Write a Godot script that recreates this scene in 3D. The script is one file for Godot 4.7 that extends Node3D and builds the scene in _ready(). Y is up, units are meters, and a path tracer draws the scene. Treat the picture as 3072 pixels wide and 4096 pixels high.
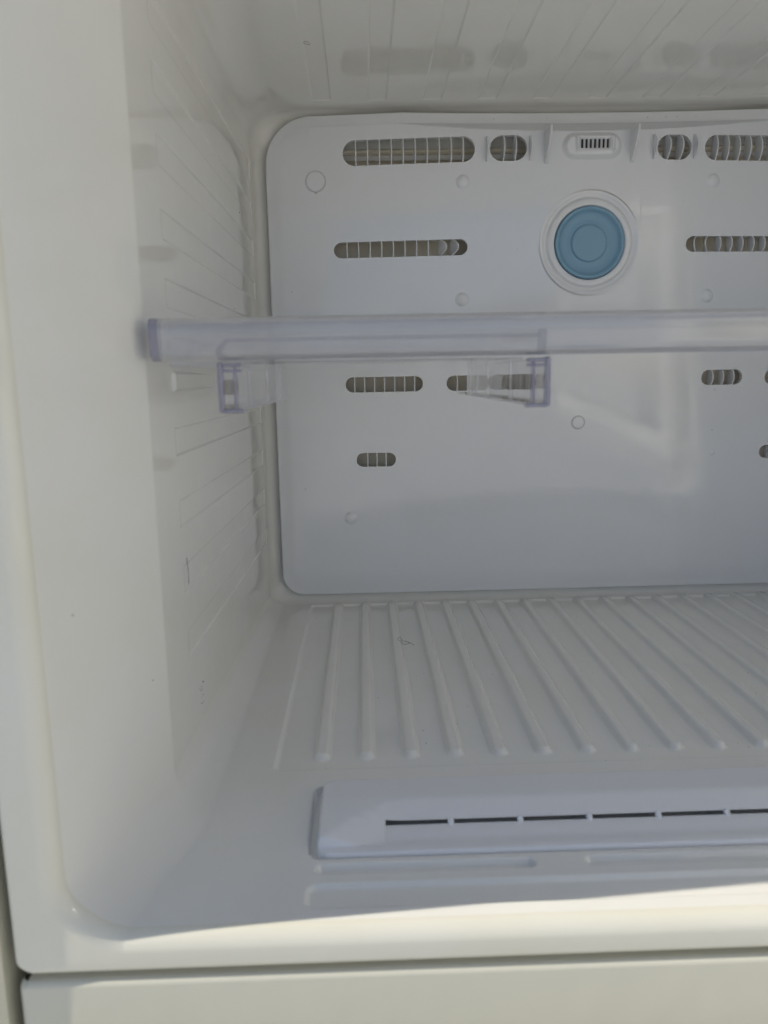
extends Node3D

# Open freezer compartment of a white top-mount refrigerator standing outdoors.
# Units are metres. The freezer floor is at y = 0 of the frame O, 1.2 m above the pavement.
const O := Vector3(0, 1.2, 0)
const YC := 0.3986          # freezer ceiling above the freezer floor
const ZL := 0.412           # where the liner starts to roll over the front lip
const LIP := 0.006
const FLAT := 1.3            # towards the floor the lower corners flatten into a chamfer
const LOWER_SWING := 0.0
const ZF := 0.418           # front face of the cabinet
var rng := RandomNumberGenerator.new()
var mats := {}
var fridge: Node3D

# ------------------------------------------------------------------ mesh building
class Mesher:
	var v := PackedVector3Array()
	var n := PackedVector3Array()
	var idx := PackedInt32Array()
	func vert(p: Vector3, q: Vector3) -> int:
		v.append(p)
		n.append(q)
		return v.size() - 1
	func tri(a: int, b: int, c: int) -> void:
		var g := (v[b] - v[a]).cross(v[c] - v[a])
		if g.length_squared() < 1e-22:
			return
		if g.dot(n[a] + n[b] + n[c]) > 0.0:   # front faces run clockwise
			idx.append_array([a, c, b])
		else:
			idx.append_array([a, b, c])
	func flat(a: Vector3, b: Vector3, c: Vector3, out: Vector3) -> void:
		var q := (b - a).cross(c - a).normalized()
		if q.dot(out) < 0.0:
			q = -q
		tri(vert(a, q), vert(b, q), vert(c, q))
	func quad(a: Vector3, b: Vector3, c: Vector3, d: Vector3, out: Vector3) -> void:
		var q := (c - a).cross(d - b).normalized()
		if q.dot(out) < 0.0:
			q = -q
		var i := vert(a, q)
		vert(b, q)
		vert(c, q)
		vert(d, q)
		tri(i, i + 1, i + 2)
		tri(i, i + 2, i + 3)
	func normals(rows: Array, sgn: float, loop := false) -> Array:
		var out := []
		var m: int = rows[0].size()
		for j in rows.size():
			var r := PackedVector3Array()
			var up: PackedVector3Array = rows[mini(j + 1, rows.size() - 1)]
			var dn: PackedVector3Array = rows[maxi(j - 1, 0)]
			var me: PackedVector3Array = rows[j]
			for i in m:
				var a: int = (i - 1 + m) % m if loop else maxi(i - 1, 0)
				var b: int = (i + 1) % m if loop else mini(i + 1, m - 1)
				var q := (me[b] - me[a]).cross(up[i] - dn[i])
				r.append(q.normalized() * sgn if q.length_squared() > 1e-24 else (r[i - 1] if i > 0 else Vector3.UP))
			out.append(r)
		return out
	func sheet(rows: Array, nor: Array, i0: int, i1: int, skip = null) -> void:
		# the columns i0..i1 (taken modulo the row length) of a grid
		var m: int = rows[0].size()
		var w := i1 - i0 + 1
		var at := v.size()
		for j in rows.size():
			for i in w:
				v.append(rows[j][(i0 + i) % m])
				n.append(nor[j][(i0 + i) % m])
		for j in rows.size() - 1:
			for i in w - 1:
				if skip != null and skip.call(j, i0 + i):
					continue
				var a := at + j * w + i
				tri(a, a + 1, a + w + 1)
				tri(a, a + w + 1, a + w)
	func grid(rows: Array, sgn: float, skip = null, loop := false) -> void:
		var nor := normals(rows, sgn, loop)
		sheet(rows, nor, 0, rows[0].size() - (0 if loop else 1), skip)
	func box(c: Vector3, s: Vector3, b := 0.0006, t := Transform3D()) -> void:
		# a box with chamfered edges
		var h := s / 2.0
		b = minf(b, minf(h.x, minf(h.y, h.z)) * 0.6)
		var ax := [Vector3.RIGHT, Vector3.UP, Vector3.BACK]
		for k in 3:
			for sg in [-1.0, 1.0]:
				var a: Vector3 = ax[k] * sg
				var u: Vector3 = ax[(k + 1) % 3]
				var w: Vector3 = ax[(k + 2) % 3]
				var hu: float = h[(k + 1) % 3] - b
				var hw: float = h[(k + 2) % 3] - b
				var o: Vector3 = c + a * h[k]
				quad(t * (o - u * hu - w * hw), t * (o + u * hu - w * hw), t * (o + u * hu + w * hw), t * (o - u * hu + w * hw), t.basis * a)
				for sg2 in [-1.0, 1.0]:
					# the edge between face k and face k+1
					var a2: Vector3 = u * sg2
					var o2: Vector3 = c + a2 * h[(k + 1) % 3]
					quad(t * (o + a2 * hu - w * hw), t * (o + a2 * hu + w * hw), t * (o2 + a * (h[k] - b) + w * hw), t * (o2 + a * (h[k] - b) - w * hw), t.basis * (a + a2))
					for sg3 in [-1.0, 1.0]:
						if k == 0:
							var a3: Vector3 = w * sg3
							flat(t * (o + a2 * hu + a3 * hw), t * (o2 + a * (h[0] - b) + a3 * hw), t * (c + a3 * h[2] + a * (h[0] - b) + a2 * hu), t.basis * (a + a2 + a3))
	func lathe(prof: PackedVector2Array, segs: int, t := Transform3D()) -> void:
		# profile of (radius, height) turned about +z
		var rows := []
		for p in prof:
			var r := PackedVector3Array()
			for k in segs:
				var a := TAU * k / segs
				r.append(t * Vector3(cos(a) * p.x, sin(a) * p.x, p.y))
			rows.append(r)
		var nor := normals(rows, 1.0, true)
		# towards +z or outwards
		var s := 1.0 if (nor[prof.size() / 2][0] as Vector3).dot(t.basis * Vector3(0.3, 0, 1)) > 0 else -1.0
		if s < 0:
			nor = normals(rows, -1.0, true)
		sheet(rows, nor, 0, segs)
	func tube(pts: PackedVector3Array, r: float, segs := 6) -> void:
		var rows := []
		for i in pts.size():
			var d := (pts[mini(i + 1, pts.size() - 1)] - pts[maxi(i - 1, 0)]).normalized()
			var u := d.cross(Vector3(0.31, 0.9, 0.27)).normalized()
			var w := d.cross(u)
			var row := PackedVector3Array()
			for k in segs:
				var a := TAU * k / segs
				row.append(pts[i] + (u * cos(a) + w * sin(a)) * r)
			rows.append(row)
		var nor := []
		for i in pts.size():
			var row := PackedVector3Array()
			for k in segs:
				row.append((rows[i][k] - pts[i]).normalized())
			nor.append(row)
		sheet(rows, nor, 0, segs)
	func prism(poly: PackedVector2Array, x0: float, x1: float, smooth := true) -> void:
		# a closed outline in (z, y) swept along x from x0 to x1
		var m := poly.size()
		var area := 0.0
		for k in m:
			area += poly[k].cross(poly[(k + 1) % m])
		var so := signf(area)
		for k in m:
			var a := poly[k]
			var b := poly[(k + 1) % m]
			var e := (b - a).normalized()
			var q := Vector2(e.y, -e.x) * so
			var qa := q
			var qb := q
			if smooth:
				var ep := (a - poly[(k - 1 + m) % m]).normalized()
				var en := (poly[(k + 2) % m] - b).normalized()
				if ep.dot(e) > 0.6:
					qa = (q + Vector2(ep.y, -ep.x) * so).normalized()
				if en.dot(e) > 0.6:
					qb = (q + Vector2(en.y, -en.x) * so).normalized()
			var i := vert(Vector3(x0, a.y, a.x), Vector3(0, qa.y, qa.x))
			vert(Vector3(x1, a.y, a.x), Vector3(0, qa.y, qa.x))
			vert(Vector3(x1, b.y, b.x), Vector3(0, qb.y, qb.x))
			vert(Vector3(x0, b.y, b.x), Vector3(0, qb.y, qb.x))
			tri(i, i + 1, i + 2)
			tri(i, i + 2, i + 3)
		var tr := Geometry2D.triangulate_polygon(poly)
		for k in range(0, tr.size(), 3):
			for xs in [[x0, -1.0], [x1, 1.0]]:
				var p := []
				for c in 3:
					p.append(Vector3(xs[0], poly[tr[k + c]].y, poly[tr[k + c]].x))
				flat(p[0], p[1], p[2], Vector3(xs[1], 0, 0))
	func mesh() -> ArrayMesh:
		var a := []
		a.resize(Mesh.ARRAY_MAX)
		a[Mesh.ARRAY_VERTEX] = v
		a[Mesh.ARRAY_NORMAL] = n
		a[Mesh.ARRAY_INDEX] = idx
		var m := ArrayMesh.new()
		m.add_surface_from_arrays(Mesh.PRIMITIVE_TRIANGLES, a)
		return m

func part(called: String, mb: Mesher, mat: Material, parent: Node, at := Vector3.ZERO) -> MeshInstance3D:
	return put(called, mb.mesh(), mat, parent, Transform3D(Basis(), at))

func put(called: String, me: Mesh, mat: Material, parent: Node, t := Transform3D()) -> MeshInstance3D:
	var o := MeshInstance3D.new()
	o.mesh = me
	o.material_override = mat
	o.transform = t
	o.name = numbered(called, parent)
	parent.add_child(o, true)
	return o

func numbered(called: String, parent: Node) -> String:
	var k := 0
	var s := called
	while parent.has_node(NodePath(s)):
		k += 1
		s = "%s_%03d" % [called, k]
	return s

func tag(o: Node, label: String, category := "", group := "", kind := "") -> void:
	if label:
		o.set_meta("label", label)
	if category:
		o.set_meta("category", category)
	if group:
		o.set_meta("group", group)
	if kind:
		o.set_meta("kind", kind)

# ------------------------------------------------------------------ small maths
func ss(a: float, b: float, x: float) -> float:
	var t := clampf((x - a) / (b - a), 0.0, 1.0)
	return t * t * (3.0 - 2.0 * t)

func rbox(x: float, y: float, x0: float, x1: float, y0: float, y1: float, r: float) -> float:
	# signed distance to a rounded rectangle
	var qx := absf(x - (x0 + x1) / 2.0) - (x1 - x0) / 2.0 + r
	var qy := absf(y - (y0 + y1) / 2.0) - (y1 - y0) / 2.0 + r
	return minf(maxf(qx, qy), 0.0) + Vector2(maxf(qx, 0.0), maxf(qy, 0.0)).length() - r

func breaks(a: float, b: float, edges: Array, reach: float, step: float, gap: float) -> PackedFloat32Array:
	# grid lines from a to b: fine ones within reach of each edge, never more than gap apart
	var s := [a, b]
	for e in edges:
		var k := -reach
		while k <= reach + 1e-6:
			if e + k > a + 1e-5 and e + k < b - 1e-5:
				s.append(e + k)
			k += step
	s.sort()
	var out := PackedFloat32Array([s[0]])
	for k in range(1, s.size()):
		var last := out[out.size() - 1]
		if s[k] - last < step * 0.45 and k < s.size() - 1:
			continue
		var m := int(ceil((s[k] - last) / gap))
		for q in range(1, m + 1):
			out.append(lerpf(last, s[k], float(q) / m))
	return out

# ------------------------------------------------------------------ materials
func plastic(rgb: Color, rough: float, spec := 0.5) -> StandardMaterial3D:
	var m := StandardMaterial3D.new()
	m.albedo_color = rgb.linear_to_srgb()
	m.roughness = rough
	m.metallic_specular = spec
	return m

func wavy(m: StandardMaterial3D, freq: float, scale: float, strength: float, sd: int) -> void:
	# the gentle unevenness of vacuum-formed plastic
	var nz := FastNoiseLite.new()
	nz.seed = sd
	nz.noise_type = FastNoiseLite.TYPE_SIMPLEX_SMOOTH
	nz.frequency = freq
	nz.fractal_octaves = 3
	var t := NoiseTexture2D.new()
	t.width = 512
	t.height = 512
	t.seamless = true
	t.as_normal_map = true
	t.bump_strength = 4.0
	t.noise = nz
	m.normal_enabled = true
	m.normal_texture = t
	m.normal_scale = strength
	m.uv1_triplanar = true
	m.uv1_scale = Vector3.ONE * scale

func smear(m: StandardMaterial3D, lo: float, hi: float, tint: Color, sd: int) -> void:
	# wiped and yellowed patches: uneven gloss, hardly any change of colour
	var nz := FastNoiseLite.new()
	nz.seed = sd
	nz.noise_type = FastNoiseLite.TYPE_SIMPLEX_SMOOTH
	nz.frequency = 0.011
	nz.fractal_octaves = 5
	nz.domain_warp_enabled = true
	nz.domain_warp_amplitude = 40.0
	var t := NoiseTexture2D.new()
	t.width = 512
	t.height = 512
	t.seamless = true
	t.noise = nz
	var g := Gradient.new()
	g.set_color(0, Color(lo, lo, lo))
	g.set_color(1, Color(hi, hi, hi))
	t.color_ramp = g
	m.roughness = 1.0
	m.roughness_texture = t
	var c := NoiseTexture2D.new()
	c.width = 512
	c.height = 512
	c.seamless = true
	var n2: FastNoiseLite = nz.duplicate()
	n2.seed = sd + 7
	n2.frequency = 0.006
	c.noise = n2
	var g2 := Gradient.new()
	g2.set_color(0, Color.WHITE)
	g2.set_color(1, tint)
	c.color_ramp = g2
	m.albedo_texture = c

func make_materials() -> void:
	var liner := plastic(Color(0.925, 0.916, 0.876), 0.09)
	wavy(liner, 0.012, 3.0, 0.03, 3)
	smear(liner, 0.03, 0.12, Color(0.99, 0.985, 0.97), 31)
	mats.liner = liner
	var frame := plastic(Color(0.85, 0.83, 0.735), 0.12)
	smear(frame, 0.05, 0.16, Color(0.985, 0.98, 0.96), 77)
	frame.uv1_triplanar = true
	frame.uv1_scale = Vector3.ONE * 3.0
	mats.frame = frame
	var cover := plastic(Color(0.93, 0.94, 0.968), 0.10, 0.68)
	wavy(cover, 0.010, 3.0, 0.02, 8)
	smear(cover, 0.04, 0.15, Color(0.99, 0.99, 0.985), 52)
	cover.backlight_enabled = true
	cover.backlight = Color(0.36, 0.36, 0.36)
	mats.cover = cover
	mats.grille = plastic(Color(0.89, 0.893, 0.905), 0.3)
	var back := plastic(Color(0.95, 0.87, 0.69), 0.4)
	mats.beige = back
	mats.blue = plastic(Color(0.25, 0.445, 0.60), 0.34)
	mats.steel = plastic(Color(0.72, 0.70, 0.585), 0.2)
	wavy(mats.steel, 0.02, 4.0, 0.05, 5)
	mats.dark = plastic(Color(0.03, 0.03, 0.032), 0.6)
	mats.grey = plastic(Color(0.68, 0.68, 0.67), 0.4)
	mats.gasket = plastic(Color(0.55, 0.55, 0.54), 0.5)
	var lip := plastic(Color(0.80, 0.80, 0.82), 0.16, 0.9)
	lip.refraction_enabled = true
	lip.refraction_scale = 0.05
	lip.transparency = BaseMaterial3D.TRANSPARENCY_ALPHA
	lip.albedo_color.a = 0.14
	lip.clearcoat_enabled = true
	lip.clearcoat = 1.0
	lip.clearcoat_roughness = 0.08
	mats.lip = lip
	var bin := plastic(Color(0.85, 0.85, 0.87), 0.2)
	bin.transparency = BaseMaterial3D.TRANSPARENCY_ALPHA
	bin.albedo_color.a = 0.5
	mats.bin = bin
	var clear := plastic(Color(0.72, 0.72, 0.80), 0.04)
	clear.transparency = BaseMaterial3D.TRANSPARENCY_ALPHA
	clear.albedo_color.a = 0.10
	mats.clear = clear
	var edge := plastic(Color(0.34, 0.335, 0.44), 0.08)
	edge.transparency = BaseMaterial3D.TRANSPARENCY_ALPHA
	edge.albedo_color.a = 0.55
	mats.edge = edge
	var faint := plastic(Color(0.42, 0.415, 0.50), 0.2)
	faint.transparency = BaseMaterial3D.TRANSPARENCY_ALPHA
	faint.albedo_color.a = 0.30
	mats.faint = faint
	mats.fibre = plastic(Color(0.14, 0.13, 0.115), 0.7)
	mats.speck = plastic(Color(0.12, 0.11, 0.095), 0.8)
	var pave := plastic(Color(0.73, 0.72, 0.69), 0.85)
	mats.pave = pave

# ------------------------------------------------------------------ liner
func wall_x(z: float) -> float:
	var rear := -0.266 - 0.006 * (z - 0.015) / 0.318
	var t := maxf(z - 0.331, 0.0)
	var bend := t * t / 0.004 if t < 0.002 else t - 0.001
	return rear - 0.215 * maxf(bend, 0.0) if z > 0.331 else rear

const WALL_BANDS := [0.0566, 0.0896, 0.1220, 0.1568, 0.2253, 0.2556, 0.2877, 0.3175, 0.346]
const BAND_H := 0.0135

func band(y: float, a: float, b: float, w: float) -> float:
	return ss(a, a + w, y) * (1.0 - ss(b - w, b, y))

func loop_points(e: Dictionary, ul: Array) -> PackedVector3Array:
	var out := PackedVector3Array()
	var z: float = e.z
	var dep: float = e.get("dep", 1.0)
	var zm: float = band(z, 0.021, 0.2925, 0.0012) * dep
	var zc: float = band(z, 0.034, 0.30, 0.0014) * dep
	for u in ul:
		var k: int = u[0]
		var t: float = u[1]
		var xl: float = e.xl
		var p := Vector3(0, 0, z)
		match k:
			0, 4:    # side walls, t = height (or -1 / +1 for the ends)
				var lo: float = e.y0 + e.rb
				var hi: float = e.y1 - e.rt
				var y: float = lo if t < 0 else hi if t > 1 else clampf(t, lo, hi)
				var d := 0.0
				if zm > 0.0:
					for b in WALL_BANDS:
						d += band(y, b, b + BAND_H, 0.0008)
				p.x = xl - 0.0008 * d * zm
				p.y = y
				if k == 4:
					p.x = -p.x
			1:       # top left fillet, t = 0..1
				p.x = xl + e.rt * (1.0 - cos(t * PI / 2))
				p.y = e.y1 - e.rt + e.rt * sin(t * PI / 2)
			2:       # ceiling, t = x
				var lim: float = -xl - e.rt
				p.x = clampf(t, -lim, lim)
				var d := 0.0
				if zc > 0.0:
					for q in 11:
						var b := -0.2155 + 0.0418 * q
						d += band(p.x, b, b + 0.0148, 0.0010)
				p.y = e.y1 + 0.0008 * d * zc
			3:
				p.x = -xl - e.rt + e.rt * sin(t * PI / 2)
				p.y = e.y1 - e.rt + e.rt * cos(t * PI / 2)
			5:
				var kf := lerpf(1.0, FLAT, ss(0.0, 1.0, t))
				p.x = -xl - e.rb * (1.0 - pow(cos(t * PI / 2), kf))
				p.y = e.y0 + e.rb - e.rb * pow(sin(t * PI / 2), kf)
			6:       # floor, t = x
				var lim: float = -xl - e.rb
				p.x = clampf(t, -lim, lim)
				p.y = e.y0
			7:
				var kf := lerpf(FLAT, 1.0, ss(0.0, 1.0, t))
				p.x = xl + e.rb - e.rb * pow(sin(t * PI / 2), kf)
				p.y = e.y0 + e.rb - e.rb * pow(cos(t * PI / 2), kf)
		out.append(p)
	return out

func build_liner() -> void:
	# around the opening
	var ul := []
	var mark := {}
	var wy := breaks(0.041, 0.3602, WALL_BANDS.map(func(b): return b + 0.0004) + WALL_BANDS.map(func(b): return b + BAND_H - 0.0004), 0.0012, 0.0004, 0.012)
	mark.lw = ul.size()
	ul.append([0, -1.0])
	for y in wy:
		ul.append([0, y])
	ul.append([0, 2.0])
	for k in range(1, 12):
		ul.append([1, k / 12.0])
	mark.ce = ul.size() - 6
	var ce := []
	for q in 11:
		ce.append(-0.2155 + 0.0418 * q + 0.0005)
		ce.append(-0.2155 + 0.0418 * q + 0.0143)
	ul.append([2, -1.0])
	for x in breaks(-0.23, 0.23, ce, 0.0014, 0.00047, 0.015):
		ul.append([2, x])
	ul.append([2, 1.0])
	for k in range(1, 12):
		ul.append([3, k / 12.0])
	mark.rw = ul.size() - 6
	ul.append([4, 2.0])
	for k in wy.size():
		ul.append([4, wy[wy.size() - 1 - k]])
	ul.append([4, -1.0])
	for k in range(1, 24):
		ul.append([5, k / 24.0])
	mark.br = ul.size()
	ul.append([6, 1.0])
	mark.f0 = ul.size()
	for x in [0.2545, 0.2, 0.1, 0.0, -0.1, -0.2, -0.2545]:
		ul.append([6, x])
	mark.f1 = ul.size() - 1
	ul.append([6, -1.0])
	mark.bl = ul.size() - 1
	for k in range(1, 24):
		ul.append([7, k / 24.0])
	# from the back to the front
	var st := []
	var section := func(z: float, ins: float, dep := 1.0):
		var f := clampf((z - 0.015) / 0.397, 0.0, 1.0)
		return {"z": z, "xl": wall_x(z) + ins, "y0": ins, "y1": YC - ins, "rb": lerpf(-0.2545, -0.2690, ss(0.345, ZL, z)) - wall_x(clampf(z, 0.016, ZL)) - minf(ins, 0.0), "rt": lerpf(0.022, 0.035, f) - minf(ins, 0.0), "dep": dep}
	st.append(section.call(0.0, 0.034, 0.0))
	for k in range(10, -1, -1):
		var a := k * PI / 20
		st.append(section.call(0.016 - 0.016 * sin(a), 0.016 * (1 - cos(a)), 0.0))
	for z in breaks(0.0165, ZL - 0.001, [0.0216, 0.0346, 0.2919, 0.2995, 0.3315, 0.3325], 0.0014, 0.0007, 0.025):
		st.append(section.call(z, 0.0))
	for k in 9:
		var a := k * PI / 16
		st.append(section.call(ZL + LIP * sin(a), -LIP * (1 - cos(a))))
	for q in [[0.0, 0.0], [0.0014, 0.0006], [0.002, 0.002], [0.002, 0.014]]:
		st.append({"z": ZF - q[1], "xl": -0.307 - q[0], "y0": -0.0113 - q[0], "y1": YC + 0.022 + q[0], "rb": 0.004 + q[0], "rt": 0.004 + q[0]})
	var rows := []
	var inner0 := -1
	var inner1 := -1
	for k in st.size():
		rows.append(loop_points(st[k], ul))
		if inner0 < 0 and st[k].z >= 0.016 - 1e-6:
			inner0 = k
		if st[k].z <= ZL + 1e-6 and st[k].has("dep") :
			inner1 = k
	var mb := Mesher.new()
	var nor := mb.normals(rows, 1.0, true)
	var probe: Vector3 = nor[inner0 + 6][mark.lw + 20]
	if probe.x < 0:
		nor = mb.normals(rows, -1.0, true)
	var total := ul.size()
	# the rolled lip and the flat frame round the opening
	mb.sheet(rows.slice(inner1), nor.slice(inner1), 0, total)
	part("front_frame", mb, mats.frame, fridge, O)
	rows = rows.slice(0, inner1 + 1)
	nor = nor.slice(0, inner1 + 1)
	mb = Mesher.new()
	mb.sheet(rows, nor, mark.bl, total + mark.ce)
	part("left_wall", mb, mats.liner, fridge, O)
	mb = Mesher.new()
	mb.sheet(rows, nor, mark.ce, mark.rw)
	part("ceiling", mb, mats.liner, fridge, O)
	mb = Mesher.new()
	mb.sheet(rows, nor, mark.rw, mark.br)
	part("right_wall", mb, mats.liner, fridge, O)
	# the floor: a plain strip at the back and the front lip, and between them the moulded field
	mb = Mesher.new()
	mb.sheet(rows, nor, mark.br, mark.bl, func(j, i): return j >= inner0 and j < inner1 and i >= mark.f0 and i < mark.f1)
	build_floor(mb)
	# back wall of the liner behind the cover, with the evaporator recess
	mb = Mesher.new()
	var hz := -0.004
	for q in [[-0.27, -0.235], [0.235, 0.27]]:
		mb.quad(Vector3(q[0], 0, -0.001), Vector3(q[1], 0, -0.001), Vector3(q[1], YC, -0.001), Vector3(q[0], YC, -0.001), Vector3.BACK)
	for q in [[0.0, 0.02], [0.385, YC]]:
		mb.quad(Vector3(-0.235, q[0], -0.001), Vector3(0.235, q[0], -0.001), Vector3(0.235, q[1], -0.001), Vector3(-0.235, q[1], -0.001), Vector3.BACK)
	part("back_wall", mb, mats.liner, fridge, O)
	mb = Mesher.new()
	var x0 := -0.235
	var x1 := 0.235
	mb.quad(Vector3(x0, 0.02, hz), Vector3(x1, 0.02, hz), Vector3(x1, 0.385, hz), Vector3(x0, 0.385, hz), Vector3.BACK)
	mb.quad(Vector3(x0, 0.02, hz), Vector3(x0, 0.02, -0.001), Vector3(x0, 0.385, -0.001), Vector3(x0, 0.385, hz), Vector3.RIGHT)
	mb.quad(Vector3(x1, 0.02, hz), Vector3(x1, 0.02, -0.001), Vector3(x1, 0.385, -0.001), Vector3(x1, 0.385, hz), Vector3.LEFT)
	mb.quad(Vector3(x0, 0.385, hz), Vector3(x1, 0.385, hz), Vector3(x1, 0.385, -0.001), Vector3(x0, 0.385, -0.001), Vector3.DOWN)
	mb.quad(Vector3(x0, 0.02, hz), Vector3(x1, 0.02, hz), Vector3(x1, 0.02, -0.001), Vector3(x0, 0.02, -0.001), Vector3.UP)
	# moulded ledges that show through the upper vents
	mb.box(Vector3(0, 0.3705, hz + 0.004), Vector3(0.42, 0.004, 0.008), 0.0015)
	mb.box(Vector3(0, 0.3575, hz + 0.003), Vector3(0.42, 0.003, 0.006), 0.001)
	part("evaporator_recess", mb, mats.beige, fridge, O)

func floor_h(x: float, z: float) -> float:
	var h := 0.0
	h -= 0.0016 * (1.0 - ss(-0.0024, 0.0, rbox(x, z, -0.2315, 0.2315, 0.0175, 0.3035, 0.004)))
	h -= 0.0030 * (1.0 - ss(-0.0008, 0.0, rbox(x, z, -0.2096, 0.2096, 0.3188, 0.3764, 0.007)))
	for g in [[-0.2058, -0.1168], [-0.0976, 0.0976], [0.1168, 0.2058]]:
		h -= 0.0026 * (1.0 - ss(-0.0024, 0.0, rbox(x, z, g[0], g[1], 0.3790, 0.3862, 0.0035)))
	h -= 0.0018 * (1.0 - ss(-0.0020, 0.0, rbox(x, z, -0.2085, 0.2085, 0.3915, 0.4060, 0.005)))
	return h

func build_floor(mb: Mesher) -> void:
	var xe := [-0.2303, -0.2085, -0.2060, -0.1168, -0.0976, 0.0976, 0.1168, 0.2060, 0.2085, 0.2303]
	var xs := breaks(-0.2545, 0.2545, xe, 0.0033, 0.0006, 0.012)
	var zs := breaks(0.016, ZL, [0.0187, 0.3023, 0.319, 0.376, 0.380, 0.3852, 0.3926, 0.405], 0.003, 0.0005, 0.012)
	var rows := []
	for z in zs:
		var r := PackedVector3Array()
		for x in xs:
			r.append(Vector3(x, floor_h(x, z), z))
		rows.append(r)
	var nor := mb.normals(rows, 1.0)
	if (nor[3][3] as Vector3).y < 0:
		nor = mb.normals(rows, -1.0)
	mb.sheet(rows, nor, 0, xs.size() - 1, func(j, i): return absf(xs[i] + 0.005) < 0.172 and zs[j] > 0.344 and zs[j + 1] < 0.362)
	var fl := part("floor", mb, mats.liner, fridge, O)
	# the long rounded ribs
	var rows_r := []
	var prof := []
	for k in 15:
		prof.append(-0.0056 + 0.0112 * k / 14.0)
	var zr := [0.0155, 0.0165, 0.018, 0.03, 0.1, 0.18, 0.25, 0.28, 0.2835, 0.2855, 0.287, 0.288, 0.289, 0.2898, 0.2906, 0.2914, 0.2922, 0.293]
	for z in zr:
		var r := PackedVector3Array()
		for x in prof:
			var d: float
			var e: float = z - 0.288
			d = Vector2(x, maxf(e, 0.0)).length()
			var h := 0.0032 * (1.0 - ss(0.0020, 0.0050, d))
			if z < 0.018:
				h *= (z - 0.0150) / 0.003
			r.append(Vector3(x, h - 0.00165, z))
		rows_r.append(r)
	var rb := Mesher.new()
	var nr := rb.normals(rows_r, 1.0)
	if (nr[4][7] as Vector3).y < 0:
		nr = rb.normals(rows_r, -1.0)
	rb.sheet(rows_r, nr, 0, prof.size() - 1)
	var rib := rb.mesh()
	for k in 19:
		put("rib", rib, mats.liner, fl, Transform3D(Basis(), Vector3(-0.2073 + 0.02303 * k, 0, 0)))

func grille_h(x: float, z: float) -> float:
	var ax := absf(x)
	var edge := rbox(x, z, -0.2056, 0.2056, 0.3206, 0.3750, 0.006)
	# front edge of the flat top: straight along the slots, slanting to the front at the ends
	var zp := 0.3425 + maxf(ax - 0.174, 0.0) * 0.88
	zp = minf(zp, 0.3672)
	var h := 0.0056 - 0.0014 * clampf((0.3400 - z) / 0.02, 0.0, 1.0)
	if z > zp:
		h = maxf(h - 0.30 * (z - zp), -0.0008)
	if z > 0.3690:
		h = lerpf(h, 0.0010, ss(0.369, 0.3703, z))
	if ax < 0.1768 and z > 0.3541 and z < 0.3696:
		h = minf(h, lerpf(0.0009, -0.0010, ss(0.3548, 0.3690, z)))
	var e := clampf((edge + 0.0016) / 0.0016, 0.0, 1.0)
	return h - (h + 0.0035) * (1.0 - sqrt(maxf(1.0 - e * e, 0.0)))

func build_grille() -> void:
	var xs := breaks(-0.2056, 0.2056, [-0.2046, 0.2046, -0.2005, 0.2005, -0.1768, 0.1768], 0.0013, 0.0003, 0.006)
	var zs := breaks(0.3206, 0.3750, [0.3216, 0.3740, 0.3697], 0.0012, 0.0003, 0.0016)
	var zz := []
	for z in zs:
		if absf(z - 0.3540) > 0.0016:
			zz.append(z)
	for z in [0.3526, 0.3533, 0.3540, 0.3541, 0.3554]:
		zz.append(z)
	zz.sort()
	var rows := []
	for z in zz:
		var r := PackedVector3Array()
		for x in xs:
			r.append(Vector3(x, grille_h(x, z), z))
		rows.append(r)
	var mb := Mesher.new()
	var nor := mb.normals(rows, 1.0)
	if (nor[9][30] as Vector3).y < 0:
		nor = mb.normals(rows, -1.0)
	var keep := func(j, i):
		return absf((xs[i] + xs[i + 1]) / 2) < 0.1767 and zz[j] > 0.35395 and zz[j + 1] < 0.3555
	mb.sheet(rows, nor, 0, xs.size() - 1, keep)
	var g := part("floor_grille", mb, mats.grille, fridge, O)
	for k in 11:
		var b := Mesher.new()
		var t := Transform3D(Basis.from_euler(Vector3(0.75, 0, 0)), Vector3(-0.1482 + 0.0303 * k, 0.0010, 0.3550))
		b.box(Vector3.ZERO, Vector3(0.0026, 0.0020, 0.0042), 0.0006, t)
		part("bridge", b, mats.grille, g)

# ------------------------------------------------------------------ back cover
const PX := 0.2552
const PY0 := 0.0066
const PY1 := 0.3950

func bow(x: float, y: float) -> float:
	return 0.010 + 0.017 * pow(maxf(cos(PI / 2 * clampf(x / PX, -1, 1)), 0.0), 1.15) * clampf(y / 0.32, 0.0, 1.0)

func cover_z(x: float, y: float) -> float:
	var z := bow(x, y)
	# the upper strip stays back; a chamfer joins it to the bowed field
	var v := x / 0.147
	if absf(v) < 1.0:
		var h := 0.0125 * (1.0 - v * v)
		var run := 0.0088 * (1.0 - v * v) + 0.0004
		z -= h * clampf((y - (0.3868 - run)) / run, 0.0, 1.0)
	var rt := 0.036 if y > 0.2 else 0.019
	var d := -rbox(x, y, -PX, PX, PY0, PY1, rt)
	z -= 0.0003 * (1.0 - ss(0.0078, 0.0086, d))
	if d < 0.0012:
		var e := clampf(1.0 - d / 0.0012, 0.0, 1.0)
		z -= 0.0012 * (1.0 - sqrt(maxf(1.0 - e * e, 0.0)))
	return z

func cover_n(x: float, y: float) -> Vector3:
	var e := 0.00025
	return Vector3(-(cover_z(x + e, y) - cover_z(x - e, y)) / (2 * e), -(cover_z(x, y + e) - cover_z(x, y - e)) / (2 * e), 1.0).normalized()

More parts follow.
